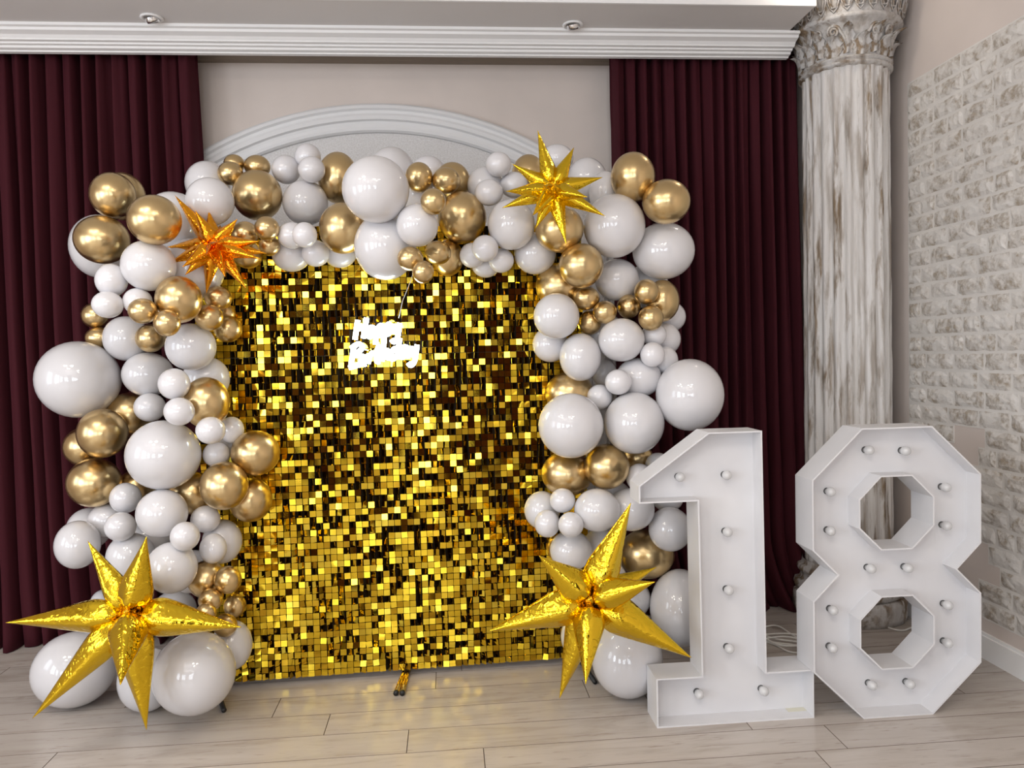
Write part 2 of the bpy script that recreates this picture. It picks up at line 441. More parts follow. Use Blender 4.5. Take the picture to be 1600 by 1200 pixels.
# ------------------------------------------------------------------ column
cx, cy = 2.276, 4.21
col = link('column', None, loc=(cx, cy, 0), label='tall fluted column with worn whitewash and leafy capital', cat='column')
RS = .234; Z0, Z1 = .30, 3.05
MB().lathe([(.0, 0), (.30, 0), (.305, .03), (.305, .10), (.298, .125), (.27, .13)], 48).build('plinth', M_CAP, col, True)
MB().lathe([(.27, .128), (.292, .14), (.300, .165), (.292, .19), (.268, .20), (.262, .215), (.262, .235), (.278, .245), (.282, .26), (.274, .275), (.255, .285), (.25, .31)], 48).build('base_moulding', M_CAP, col, True)
NF = 22; nseg = NF*10; v = []; f = []; NZ = 60
for j in range(NZ+1):
    z = Z0 + (Z1-Z0)*j/NZ
    tp = 1 - .03*(j/NZ)
    endf = min(1, (z-Z0)/.05, (Z1-z)/.05); endf = max(0, endf)
    for k in range(nseg):
        a = 2*math.pi*k/nseg; c = (k % 10)/10
        dep = math.sin(math.pi*min(1, max(0, (c-.14)/.72))) if .14 < c < .86 else 0
        r = RS*tp - .022*dep*endf + .0025*math.sin(z*23+k*.9)*math.sin(z*7+k*.13)
        v.append((r*math.cos(a), r*math.sin(a), z))
for j in range(NZ):
    for k in range(nseg): f.append((j*nseg+k, j*nseg+(k+1) % nseg, (j+1)*nseg+(k+1) % nseg, (j+1)*nseg+k))
link('shaft', mesh('shaft', v, f, M_SHAFT, True), col, label='fluted shaft with brown wear streaks')
MB().lathe([(.215, 3.030), (.234, 3.035), (.246, 3.044), (.246, 3.052), (.236, 3.058), (.232, 3.062), (.240, 3.068), (.245, 3.075), (.241, 3.082), (.225, 3.086)], 48).build('neck_ring', M_CAP, col, True)
bell = [(.222, 3.08), (.226, 3.12), (.230, 3.16), (.238, 3.20), (.252, 3.235), (.274, 3.258), (.290, 3.266), (.297, 3.276), (.292, 3.288)]
MB().lathe(bell, 48).build('capital_bell', M_CAP, col, True)
MB().lathe([(.284, 3.284), (.286, 3.30), (.292, 3.35), (.304, 3.385), (.308, 3.40), (.27, 3.40), (.27, 3.52)], 48).build('abacus', M_CAP, col, True)
# acanthus leaf: a curved blade with a central rib and notched edge
def leaf_mesh(h, wd, curl):
    v = []; f = []; nl, nw = 9, 6
    for side, th in ((0, .0), (1, -.010)):
        for j in range(nl+1):
            t = j/nl; wv = wd*math.sin(math.pi*(.14+.80*t))**.7*(1+.22*math.cos(t*22))
            for i in range(nw+1):
                s = i/nw*2-1
                out = .012 + curl*t**3 - .020*s*s + .010*math.cos(s*math.pi*2.0) + th
                v.append((out, s*wv, h*t - (.55*h*max(0, t-.72))))
    n1 = (nl+1)*(nw+1)
    for side in (0, 1):
        for j in range(nl):
            for i in range(nw):
                a = side*n1 + j*(nw+1)+i
                q = (a, a+1, a+nw+2, a+nw+1); f.append(q if side == 0 else q[::-1])
    for j in range(nl):
        for i in (0, nw):
            a = j*(nw+1)+i; q = (a, a+nw+1, n1+a+nw+1, n1+a); f.append(q)
    return mesh('acanthus_leaf', v, f, M_CAP, True)
lm = leaf_mesh(.125, .046, .05); lm2 = leaf_mesh(.16, .034, .075)
for k in range(10):
    a = 2*math.pi*k/10 + .2
    o = link('acanthus_leaf', lm, col, (.224*math.cos(a), .224*math.sin(a), 3.082)); o.rotation_euler = (0, 0, a)
    a += math.pi/10
    o = link('acanthus_leaf', lm2, col, (.226*math.cos(a), .226*math.sin(a), 3.098)); o.rotation_euler = (0, 0, a)
# scroll volutes
pts = []
for i in range(40):
    t = i/39; ang = t*4.2*math.pi; r = .034*(1-.85*t)
    pts.append((0, r*math.cos(ang)-.034, r*math.sin(ang)))
pts = [(0, .035, -.085), (0, .026, -.05), (0, .012, -.02)] + pts
mbv = MB().tube(pts, .0075, 6); vm = mesh('volute', mbv.v, mbv.f, M_CAP, True)
for k in range(10):
    a = 2*math.pi*k/10 + .2 + math.pi/20
    o = link('volute', vm, col, (.250*math.cos(a), .250*math.sin(a), 3.212)); o.rotation_euler = (0, .25, a)
    if k % 2: o.scale = (1, -1, 1)
# lotus petals round the abacus
mbp = MB()
for w2, hh, o_ in ((.030, .085, .0), (.018, .062, .006)):
    mbp.tube([(o_+.0, -w2, .085-hh+.0), (o_+.004, -w2*.9, .045), (o_+.010, -w2*.45, .018), (o_+.012, 0, 0), (o_+.010, w2*.45, .018), (o_+.004, w2*.9, .045), (o_, w2, .085-hh)][::1] if False else
             [(o_+.022, -w2, .085), (o_+.014, -w2*.95, .055), (o_+.006, -w2*.55, .02), (o_+.002, 0, .085-hh), (o_+.006, w2*.55, .02), (o_+.014, w2*.95, .055), (o_+.022, w2, .085)], .0055, 5)
ptm = mesh('petal', mbp.v, mbp.f, M_CAP, True)
for k in range(28):
    a = 2*math.pi*k/28
    o = link('petal', ptm, col, (.287*math.cos(a), .287*math.sin(a), 3.300)); o.rotation_euler = (0, 0, a)

# ------------------------------------------------------------------ shimmer wall
PA = math.radians(2.0)
PO = Vector((-.24, 3.675, .03))                              # foot of the middle seam, front plane
sw = link('shimmer_wall', None, loc=PO, label='gold sequin shimmer wall backdrop inside the balloon arch', cat='backdrop')
sw.rotation_euler = (math.radians(-.6), 0, PA)
bpy.context.view_layer.update()
MOD, PT = .303, .0303
mbp = MB().box(.0002, MOD-.0002, .004, .012, .0002, MOD-.0002); bpm = mesh('backing_panel', mbp.v, mbp.f, M_BACKING)
for i in range(-3, 3):
    for j in range(7): link('backing_panel', bpm, sw, (i*MOD, 0, j*MOD))
# stand behind: gold tube frame and floor feet
fr = MB()
for x_ in (-3*MOD+.02, -.012, 3*MOD-.02): fr.tube([(x_, .03, -.02), (x_, .03, 7*MOD)], .012, 8)
for z_ in (.03, 1.05, 7*MOD-.02): fr.tube([(-3*MOD, .03, z_), (3*MOD, .03, z_)], .010, 8)
fr.build('stand_frame', M_BRASS, sw, True)
Mw = sw.matrix_world.inverted()
for x_, y_ in ((-.020, 1083), (.004, 1083)):
    tip = atZ(627 + x_*420, y_, .013); a = Mw @ tip
    MB().tube([a, (a.x*.5+.012+x_*.2, -.03, -.017), (x_+.012, .03, -.016), (x_+.012, .10, -.016)], .0115, 10).build('foot', M_BRASS, sw, True)
    d = (Vector((a.x*.5+.012+x_*.2, -.03, -.017))-a).normalized()
    MB().tube([a-d*.004, a+d*.010], .0122, 10).build('foot_cap', M_BLACK, sw, True)
a = Mw @ atZ(930, 1066, .012)
MB().tube([a, (a.x-.02, .03, -.016), (a.x-.02, .03, .1)], .011, 8).build('foot', M_BLACK, sw, True)
a = Mw @ atZ(350, 1110, .012)
MB().tube([a, (-3*MOD+.02, .03, -.016), (-3*MOD+.02, .03, .1)], .011, 8).build('foot', M_BLACK, sw, True)
# tiles
TS, TH = .0281, .0005
def tile_verts():
    h = TS/2; b = .0012
    sq = [(-h+b, -h), (h-b, -h), (h, -h+b), (h, h-b), (h-b, h), (-h+b, h), (-h, h-b), (-h, -h+b)]
    return [(x_, -TH/2, z_) for x_, z_ in sq] + [(x_, TH/2, z_) for x_, z_ in sq], [tuple(range(8)), tuple(range(15, 7, -1))] + [(i, 8+i, 8+(i+1) % 8, (i+1) % 8) for i in range(8)]
TV, TF = tile_verts(); tm = mesh('sequin_tile', TV, TF, M_SEQ)
rt_ = random.Random(5); tiles = []
# slow drifts of tilt from tile to tile, as the film hangs on its pins
for i in range(60):
    for j in range(70):
        mx, mz = i//10, j//10
        x_ = (mx-3)*MOD + PT*(i % 10 + .5); z_ = mz*MOD + PT*(j % 10 + .5)
        low = max(0, 1 - z_/.7)
        rx = rt_.gauss(0, 3.4) + 1.4*math.sin(j*.55+i*.13) + low*rt_.gauss(0, 3.0)
        rz = rt_.gauss(0, 2.4) + 1.2*math.sin(i*.31+j*.07)
        ry = rt_.gauss(0, .9 + 2.2*low)
        if rt_.random() < .03: rx += rt_.gauss(0, 9); rz += rt_.gauss(0, 9)
        # many tiles have swung round on their pins and stand half open
        side = 1 if math.sin(i*.11+j*.05+.6) + rt_.gauss(0, .25) > 0 else -1
        if rt_.random() < .44*(1-.35*low): rz += side*rt_.uniform(28, 56)
        tiles.append((x_, z_, rx, ry, rz))
cand = []
for t in tiles:
    pw = sw.matrix_world @ Vector((t[0], 0, t[1])); d = pw-CAM; zz = d.dot(FW)
    px = 800+FPX*d.dot(RT)/zz; py = 600-FPX*d.dot(UP)/zz
    vis = 450 < py < 1035 and (400 if 440 < py < 1000 and py > 640 else 372) < px < 600
    cand.append(((zz if vis else zz+50), t))
cand.sort(key=lambda q: q[0])
single = {id(c[1]) for c in cand[:300]}
mbs = MB()
for t in tiles:
    x_, z_, rx, ry, rz = t
    Mt = Matrix.Translation((x_, -.011, z_)) @ Matrix.Rotation(math.radians(rz), 4, 'Z') @ Matrix.Rotation(math.radians(rx), 4, 'X') @ Matrix.Rotation(math.radians(ry), 4, 'Y')
    if id(t) in single:
        o = link('sequin_tile', tm, sw); o.matrix_local = Mt
    else:
        mbs.add([Mt @ Vector(q) for q in TV], TF)
mbs.build('sequin_tiles', M_SEQS, sw, kind='stuff')

# ------------------------------------------------------------------ neon sign
STROKES = {
 'H': ([[(0,0),(.02,1)], [(.46,0),(.5,1.04)], [(-.05,.5),(.3,.56),(.6,.52)]], .66),
 'B': ([[(.05,0),(.08,1)], [(-.06,.9),(.3,1.06),(.52,.82),(.12,.54)], [(.12,.54),(.55,.44),(.5,.08),(-.04,0)]], .66),
 'a': ([[(.36,.42),(.16,.52),(.02,.26),(.14,.02),(.34,.2),(.36,.46),(.36,.08),(.48,.06)]], .48),
 'p': ([[(.04,.5),(.05,-.42)], [(.05,.36),(.22,.54),(.38,.3),(.24,.02),(.06,.12)]], .46),
 'y': ([[(.03,.5),(.06,.14),(.26,.1),(.36,.5)], [(.36,.5),(.34,-.24),(.16,-.44),(.0,-.28)]], .48),
 'i': ([[(.06,.5),(.06,.06),(.16,.04)], [(.06,.70),(.065,.73)]], .22),
 'r': ([[(.04,.5),(.06,.02)], [(.06,.32),(.18,.5),(.32,.46)]], .36),
 't': ([[(.12,.86),(.12,.1),(.28,.04)], [(-.02,.56),(.3,.58)]], .34),
 'h': ([[(.04,.98),(.05,.02)], [(.05,.34),(.24,.5),(.34,.34),(.34,.02)]], .46),
 'd': ([[(.36,.42),(.16,.52),(.02,.26),(.14,.02),(.36,.16)], [(.38,.98),(.37,.04)]], .50)}
nc = atY(603, 540, 3.62)
ns = link('neon_sign', None, loc=nc, label='glowing white neon lettering hung in front of the gold sequins', cat='neon sign')
ns.rotation_euler = (0, 0, PA)
def neon_line(txt, x0, z0, h, slope):
    x = 0
    for ch in txt:
        st, adv = STROKES[ch]; mb = MB()
        for s in st:
            pts = []
            if len(s) > 2:
                for i in range(len(s)-1):
                    p0, p1, p2, p3 = s[max(i-1, 0)], s[i], s[i+1], s[min(i+2, len(s)-1)]
                    for k in range(5):
                        t = k/5
                        pts.append(tuple(.5*((2*p1[c])+(-p0[c]+p2[c])*t+(2*p0[c]-5*p1[c]+4*p2[c]-p3[c])*t*t+(-p0[c]+3*p1[c]-3*p2[c]+p3[c])*t**3) for c in (0, 1)))
                pts.append(s[-1])
            else: pts = s
            w3 = []
            for px, pz in pts:
                X = (x+px)*h*.94; Z = pz*h; X += Z*.16
                w3.append((x0+X, -.012, z0+Z+X*slope))
            mb.tube(w3, .0130, 6)
        mb.build('neon_letter', M_NEON, ns, True)
        x += adv
neon_line('Happy', -.140, .030, .088, .14)
neon_line('Birthday', -.168, -.098, .096, .16)
a0 = atY(623, 497, 3.615)-nc; a1 = atY(629, 470, 3.615)-nc; a2 = atY(641, 440, 3.6)-nc; a3 = atY(652, 405, 3.58)-nc
MB().tube([a0, a1, a2, a3], .0016, 5).build('hanging_wire', M_CABLE, ns, True)

# ------------------------------------------------------------------ balloons
prof = []
for i in range(25):
    th = math.pi*i/24
    r = math.sin(th); z = math.cos(th)
    if z < 0:                                               # draw the back out towards the neck
        z = z*(1+.04*(-z)**3)
    prof.append((r, z))
prof = prof[:-1] + [(.055, -1.045), (.045, -1.065), (.07, -1.080), (.075, -1.090), (.0, -1.090)]
prof[0] = (.0005, 1)
bb = MB().lathe(prof[::-1], 40)
BALL = {'w': mesh('white_balloon', bb.v, bb.f, M_WHITE, True), 'p': mesh('white_balloon', bb.v, bb.f, M_PEARLW, True), 'g': mesh('gold_balloon', bb.v, bb.f, M_GOLD, True)}
#BALLOONS#
# layer from the back, outline in the photograph (middle, half width, half height), colour, label
BAL = [
    (0, 156, 385, 50, 50, 'w', "large white balloon behind the three gold balloons at the top left corner"),
    (0, 191, 307, 38, 38, 'g', "gold balloon half hidden behind the topmost gold of the left corner"),
    (1, 176, 305, 38, 36, 'g', "topmost gold balloon of the left corner trio, against the curtain"),
    (2, 159, 374.5, 46, 38, 'g', "leftmost gold balloon of the top left corner trio"),
    (2, 241, 343.5, 44, 39.5, 'g', "gold balloon of the corner trio nearest the amber star"),
    (0, 270, 345, 48, 46, 'w', "white balloon top peeking between corner gold trio and amber star"),
    (0, 302, 420, 50, 48, 'w', "white balloon behind the lower spikes of the amber star"),
    (1, 232, 415, 45, 40, 'w', "medium white balloon directly below the corner gold trio"),
    (1, 328, 315, 39, 38, 'w', "white balloon just above the amber star"),
    (0, 324, 287, 36, 36, 'w', "white balloon at the arch's left shoulder, partly behind another white one"),
    (1, 174, 438, 27, 26, 'w', "small white balloon at the left edge under the corner gold trio"),
    (2, 168, 476, 26, 21, 'w', "small white balloon at left edge above two small gold ones"),
    (1, 215, 471, 24, 21, 'w', "small white balloon left of the gold balloon below the amber star"),
    (0, 149, 493, 23, 20, 'g', "upper of two small gold balloons at the left edge"),
    (0, 156, 528, 24, 17, 'g', "lower of two small gold balloons at the left edge"),
    (1, 279, 468, 38, 37, 'g', "medium gold balloon amid small gold ones under the amber star"),
    (2, 223, 486, 24, 20, 'g', "small gold balloon left of the medium gold under the amber star"),
    (3, 261, 505, 22, 21, 'g', "small gold balloon directly below the medium gold under the amber star"),
    (2, 235, 528.5, 24.5, 22, 'g', "lowest small gold balloon of the cluster left of the sequins"),
    (1, 341, 466, 22, 19, 'g', "small gold balloon touching the lowest tip of the amber star"),
    (2, 327, 496, 23, 20.5, 'g', "small gold balloon between medium gold and sequin edge"),
    (0, 353, 490, 16, 15, 'g', "tiny gold balloon mostly hidden at the sequin wall's left edge"),
    (1, 356, 514, 23, 21, 'g', "small gold balloon overlapping the sequins below the amber star"),
    (1, 197, 529, 38, 35, 'w', "white balloon above right of the big far left white balloon"),
    (1, 298, 542, 41, 37, 'w', "white balloon under the small gold cluster beside the sequins"),
    (1, 122, 593, 70, 60, 'w', "biggest white balloon bulging out at the far left over the curtain"),
    (1, 231, 585, 42, 34.5, 'w', "white balloon right beside the biggest far left white balloon"),
    (0, 322, 592, 38, 35, 'w', "white balloon tucked behind others at the sequin wall's left edge"),
    (3, 272, 600, 26, 24.5, 'w', "topmost of three small white balloons on the left column"),
    (2, 234, 636.5, 26, 22.5, 'w', "left one of three small white balloons on the left column"),
    (3, 280, 643, 25, 22, 'w', "lowest of three small white balloons, touching the large white balloon"),
    (1, 322, 629, 38, 40, 'g', "gold balloon behind three small white balloons beside the sequins"),
    (0, 203, 648, 39, 35, 'g', "gold balloon behind the small white trio, under the far left giant"),
    (1, 160, 677, 42, 38.5, 'g', "gold balloon below the far left giant white balloon"),
    (0, 133, 698, 36, 31, 'g', "gold balloon at the left edge, half behind two other golds"),
    (2, 255, 711, 61, 54.5, 'w', "largest white balloon in the middle of the left column"),
    (2, 147, 754, 45, 38.5, 'g', "gold balloon at the left edge, lowest of the left golds"),
    (2, 329, 672.5, 24, 21.5, 'w', "small white balloon right of the large left column balloon, uppermost"),
    (1, 362, 672, 20, 21, 'w', "small white balloon resting above the gold pair over the sequins"),
    (0, 358, 697, 19, 18, 'w', "small white balloon hidden behind the gold one overlapping the sequins"),
    (1, 338, 710, 22, 20, 'w', "small white balloon between large white and right gold balloons"),
    (1, 399, 708, 39, 35.5, 'g', "gold balloon reaching furthest right over the sequins on the left column"),
    (2, 350, 759, 39, 38, 'g', "foremost gold balloon of the three overlapping the sequins at left"),
    (1, 391, 781, 35, 35, 'g', "lowest gold balloon of the three overlapping the sequins at left"),
    (0, 299, 770, 36, 34, 'g', "gold balloon peeking out under the large left column balloon, right side"),
    (0, 213, 763, 32, 30, 'g', "gold balloon peeking out under the large left column balloon, left side"),
    (2, 196, 778, 26, 24, 'w', "small white balloon right of the lowest left gold balloon"),
    (2, 253, 802, 42, 38, 'w', "medium white balloon directly below the large left column balloon"),
    (3, 188, 823, 26, 23, 'w', "small white balloon above the left spikes of the bottom left star"),
    (1, 121, 851, 38, 38, 'w', "white balloon at far left above the bottom left star"),
    (0, 139, 826, 37, 33, 'w', "white balloon below the lowest left gold, behind the far left white"),
    (0, 167, 813, 32, 27, 'w', "white balloon behind the small whites above the bottom left star"),
    (1, 204, 869, 40, 37, 'w', "white balloon behind the two upward spikes of the bottom left star"),
    (2, 268, 887, 42, 41, 'w', "white balloon right of the upward spike of the bottom left star"),
    (3, 289, 838, 24, 23, 'w', "small white balloon in the cluster below the foremost left gold"),
    (2, 321, 811, 24, 21.5, 'w', "small white balloon just under the foremost left gold balloon"),
    (3, 333, 857, 22, 24, 'w', "lowest right small white balloon above the dark gold cluster"),
    (0, 347, 846, 32, 35, 'w', "white balloon behind small whites beside the sequins low at left"),
    (0, 322, 905, 30, 30, 'g', "shaded gold balloon at the back of the low left gold cluster"),
    (1, 356, 906, 22, 22, 'g', "uppermost small gold balloon of the low left cluster"),
    (2, 329, 937, 20, 18, 'g', "small gold balloon in the middle of the low left cluster"),
    (2, 367, 946, 18, 19, 'g', "rightmost small gold balloon of the low left cluster by the sequins"),
    (3, 322, 957, 17, 15, 'g', "small gold balloon just above the star's right spike"),
    (2, 352, 977, 19, 19, 'g', "small gold balloon under the right tip of the bottom left star"),
    (1, 272, 954, 36, 32, 'w', "white balloon behind the right spike of the bottom left star"),
    (0, 160, 945, 21, 24, 'w', "white balloon behind the left spike of the bottom left star"),
    (1, 362, 1008, 33, 40, 'w', "white balloon low at the sequin wall's bottom left corner"),
    (1, 116, 1046, 70, 61, 'w', "giant white balloon on the floor at bottom left"),
    (2, 303, 1052, 67, 67, 'w', "giant white balloon on the floor right of the bottom left star"),
    (1, 230, 1062, 48, 51, 'w', "white balloon on the floor between the two bottom left giants"),
    (0, 366, 256, 17, 15, 'g', "hindmost small gold balloon of the top left trio on the arch"),
    (1, 360, 271, 20.5, 19, 'g', "left small gold balloon of the top left trio on the arch"),
    (0, 402, 260, 21, 18, 'g', "right small gold balloon of the top left trio on the arch"),
    (1, 402, 305, 40, 40, 'g', "gold balloon below the small gold trio on the arch's upper left"),
    (2, 417, 357, 20, 19, 'g', "small gold balloon above right of the amber star's spikes"),
    (1, 383, 366, 22, 20, 'g', "small gold balloon behind the right spikes of the amber star"),
    (1, 421, 384, 17, 16, 'g', "small gold balloon hanging at the right tip of the amber star"),
    (0, 387, 398, 24, 22, 'g', "gold balloon behind the lower right spikes of the amber star"),
    (0, 447, 265, 23, 23, 'w', "small white balloon left of the pair on the top of the arch"),
    (0, 481, 244, 21, 20, 'w', "highest small white balloon on the left half of the arch"),
    (1, 487, 265, 21.5, 21, 'w', "small white balloon under the highest one, beside the tall gold"),
    (0, 528, 278, 32, 41, 'g', "tall gold balloon behind the giant white at the arch's top"),
    (1, 477, 317, 36, 36, 'w', "medium white balloon left of the gold balloon pair at top"),
    (1, 456, 368, 23, 21, 'w', "small white balloon above the sequins at upper left, hinder of two"),
    (2, 476, 367, 20, 20, 'w', "small white balloon above the sequins at upper left, front of two"),
    (0, 455, 397, 31, 28, 'w', "white balloon hanging over the sequin wall's top left"),
    (1, 493, 396, 22, 21, 'w', "small white balloon hanging over the sequins, second from the left"),
    (0, 531, 391, 28, 28, 'w', "white balloon hanging over the sequins below the lower gold balloon"),
    (1, 535, 357, 37, 40, 'g', "gold balloon lower left of the giant white at the arch's top"),
    (2, 587, 296, 53, 53, 'w', "giant white balloon at the top of the arch, foremost"),
    (0, 612, 267, 36, 38, 'w', "white balloon behind the giant white at the arch's top"),
    (1, 602, 385, 49, 53, 'w', "giant white balloon hanging lowest over the sequins at top centre"),
    (1, 652, 352, 33, 34, 'w', "white balloon right of the two giants at top centre"),
    (0, 669, 268, 27, 25, 'w', "white balloon behind the small golds right of top centre"),
    (0, 645, 305, 34, 34, 'w', "white balloon deep behind the giant and the small golds at top"),
    (2, 654.5, 277, 21.5, 24, 'g', "small gold balloon right of the giant white at the top"),
    (1, 697, 282, 22, 21, 'g', "small gold balloon in front of a larger gold at top right of centre"),
    (0, 707, 284, 28, 31, 'g', "shaded gold balloon behind the small golds right of top centre"),
    (3, 677, 315, 20, 21, 'g', "small gold balloon lowest of the upper trio right of centre"),
    (2, 722, 340, 38, 41, 'g', "large gold balloon right of top centre above the sequins"),
    (2, 641, 404, 20.5, 19, 'g', "left small gold balloon hanging over the sequins at top centre"),
    (2, 684, 395, 21, 19, 'g', "right small gold balloon hanging over the sequins at top centre"),
    (0, 700, 403, 24, 29, 'g', "gold balloon behind the small gold trio hanging over the sequins"),
    (2, 661, 425, 17, 18, 'g', "lowest small gold balloon hanging over the sequins at top centre"),
    (1, 779, 257, 20, 20, 'w', "highest small white balloon left of the upper right star"),
    (0, 758, 290, 28, 30, 'w', "white balloon behind the small white cluster left of the upper right star"),
    (2, 764, 301, 22, 21, 'w', "small white balloon left in the cluster by the upper right star"),
    (2, 803, 289, 22, 21, 'w', "small white balloon touching the left spikes of the upper right star"),
    (2, 799, 351, 37, 40, 'w', "white balloon below the left spikes of the upper right star"),
    (0, 826, 275, 27, 34, 'g', "gold balloon behind the upper left spikes of the upper right star"),
    (2, 758, 388, 21, 21, 'w', "top one of four small whites hanging over the sequins"),
    (1, 738, 399, 20, 20, 'w', "left one of four small whites hanging over the sequins"),
    (1, 783, 407, 20, 19.5, 'w', "right one of four small whites hanging over the sequins"),
    (0, 759, 415, 22, 19, 'w', "lowest of four small whites hanging over the sequins"),
    (1, 836, 396, 33, 33, 'w', "white balloon over the sequin wall's top right"),
    (0, 870, 247, 26, 22, 'w', "white balloon behind the upward spikes of the upper right star"),
    (0, 917, 282, 32, 36, 'w', "white balloon behind the right spikes of the upper right star"),
    (0, 946, 302, 26, 35, 'w', "white balloon deep between the right star and the gold pair"),
    (1, 874, 358, 38, 37, 'g', "gold balloon under the downward spike of the upper right star"),
    (0, 989, 277, 35, 40, 'g', "upper gold balloon of the pair at the arch's top right corner"),
    (1, 1041, 315, 38, 35.5, 'g', "outer gold balloon of the pair at the arch's top right corner"),
    (2, 960, 353, 48.5, 50.5, 'w', "large white balloon below the gold pair at the right corner"),
    (1, 1037, 392, 49, 45, 'w', "large white balloon at the outer right corner against the curtain"),
    (2, 908, 415, 35, 35, 'g', "gold balloon at the sequin wall's upper right corner, front"),
    (0, 874, 447, 37, 35, 'g', "gold balloon at the sequin wall's upper right, behind another gold"),
    (1, 964, 437, 35, 33, 'w', "white balloon above the small gold chain on the right column"),
    (0, 1008, 448, 37, 34, 'w', "white balloon behind the right corner large white balloons"),
    (1, 915, 466, 22, 19, 'g', "leftmost gold balloon in the small chain on the right column"),
    (2, 945, 488, 19, 18, 'g', "second small gold balloon in the chain on the right column"),
    (1, 922, 504, 18, 19, 'g', "small gold balloon hanging below the chain's left end"),
    (2, 982.5, 479, 18.5, 19, 'g', "middle small gold balloon of the chain on the right column"),
    (2, 1010, 456, 19.5, 20, 'g', "upper right small gold balloon of the chain on the right column"),
    (2, 1017, 497, 20, 20, 'g', "lower right small gold balloon of the chain on the right column"),
    (1, 1035, 470, 27, 33, 'g', "larger gold balloon at the right end of the small gold chain"),
    (0, 1047, 495, 25, 24, 'w', "white balloon edge behind the gold at the chain's right end"),
    (0, 1037, 530, 27, 26, 'w', "white balloon at the outer right edge below the gold chain"),
    (1, 1022, 523, 20, 18, 'w', "small white balloon under the chain's lower right gold"),
    (2, 1019.5, 554, 19.5, 19.5, 'w', "small white balloon left above the right giant white balloon"),
    (0, 1040, 563, 20, 22, 'w', "small white balloon behind the right giant's upper left"),
    (2, 869.5, 494, 36, 36, 'w', "white balloon at the right edge of the sequins, upper"),
    (1, 860, 538, 28, 28, 'w', "white balloon at the right edge of the sequins, partly behind"),
    (2, 907, 558, 33, 37.5, 'w', "white oval balloon right of the sequins at mid height"),
    (1, 971, 531, 36.5, 34, 'w', "white balloon below the small gold chain on the right column"),
    (0, 944, 582, 20, 22, 'w', "small white balloon behind the oval white one on the right"),
    (0, 998, 590, 36, 31, 'w', "white balloon behind the small ones above the right pair"),
    (2, 966, 597, 21, 20, 'w', "upper small white balloon above the two large right ones"),
    (2, 937, 620.5, 20, 20, 'w', "small white balloon nestled between the two large right ones"),
    (0, 890, 615, 38, 34, 'g', "gold balloon at the right edge of sequins behind the large white"),
    (1, 1078, 617, 54, 56.5, 'w', "giant white balloon bulging right over the curtain above number one"),
    (3, 892, 665, 51, 51, 'w', "left of the two large white balloons on the right column"),
    (2, 991, 661, 47.5, 48.5, 'w', "right of the two large white balloons, next to the giant"),
    (1, 886, 740, 40, 36, 'g', "left gold balloon under the two large right column whites"),
    (2, 948, 729, 35.5, 35.5, 'g', "right gold balloon under the two large right column whites"),
    (0, 995, 716, 26, 24, 'g', "gold balloon peeking out above the number one's flag"),
    (1, 999, 746, 21, 22, 'w', "small white balloon behind the tip of number one's flag"),
    (0, 1028, 727, 20, 20, 'w', "small white balloon above the sloping flag of number one"),
    (0, 960, 778, 28, 27, 'w', "white balloon deep under the right column gold pair"),
    (1, 847, 797, 28, 30, 'w', "white balloon behind small trio at the sequins' lower right"),
    (2, 879, 782, 20, 19.5, 'w', "top one of three small whites at the sequins' lower right"),
    (3, 855, 818, 20, 22, 'w', "left one of three small whites at the sequins' lower right"),
    (3, 892, 820, 20, 20, 'w', "right one of three small whites at the sequins' lower right"),
    (1, 933, 797, 36, 34, 'w', "white balloon left of the right star's upward spike"),
    (0, 986, 796, 37, 34, 'w', "white balloon behind the right star's upward spike tip"),
    (1, 1047, 827, 34, 35, 'w', "white balloon left of the number one's stem"),
    (0, 1043, 778, 25, 22, 'w', "white balloon under the flag of number one"),
    (1, 892, 860, 33, 32, 'w', "white balloon above the left spikes of the right star"),
    (0, 938, 852, 26, 28, 'w', "white balloon behind the base of the right star's upward spike"),
    (0, 868, 856, 14, 19, 'g', "gold balloon sliver at the sequins' lower right edge"),
    (0, 1010, 866, 44, 39, 'g', "shaded gold balloon behind the right star's upper right spikes"),
    (1, 1063, 950, 48, 62, 'w', "large white balloon behind the lower stem of number one"),
    (0, 985, 935, 32, 32, 'w', "white balloon behind the right spikes of the right star"),
    (1, 980, 1029, 56, 63, 'w', "giant white balloon on the floor left of number one's base"),
    (0, 905, 995, 29, 35, 'w', "white balloon behind the downward spikes of the right star"),
    (0, 948, 905, 32, 32, 'w', "white balloon behind the centre of the right star"),
    (-1, 230, 846, 42, 38, 'w', "white balloon deep behind the whites over the bottom left star"),
    (-1, 942, 520, 34, 32, 'w', "white balloon deep behind the left end of the small gold chain"),
    (-1, 300, 893, 36, 34, 'w', "white balloon deep behind the whites left of the low gold cluster")]
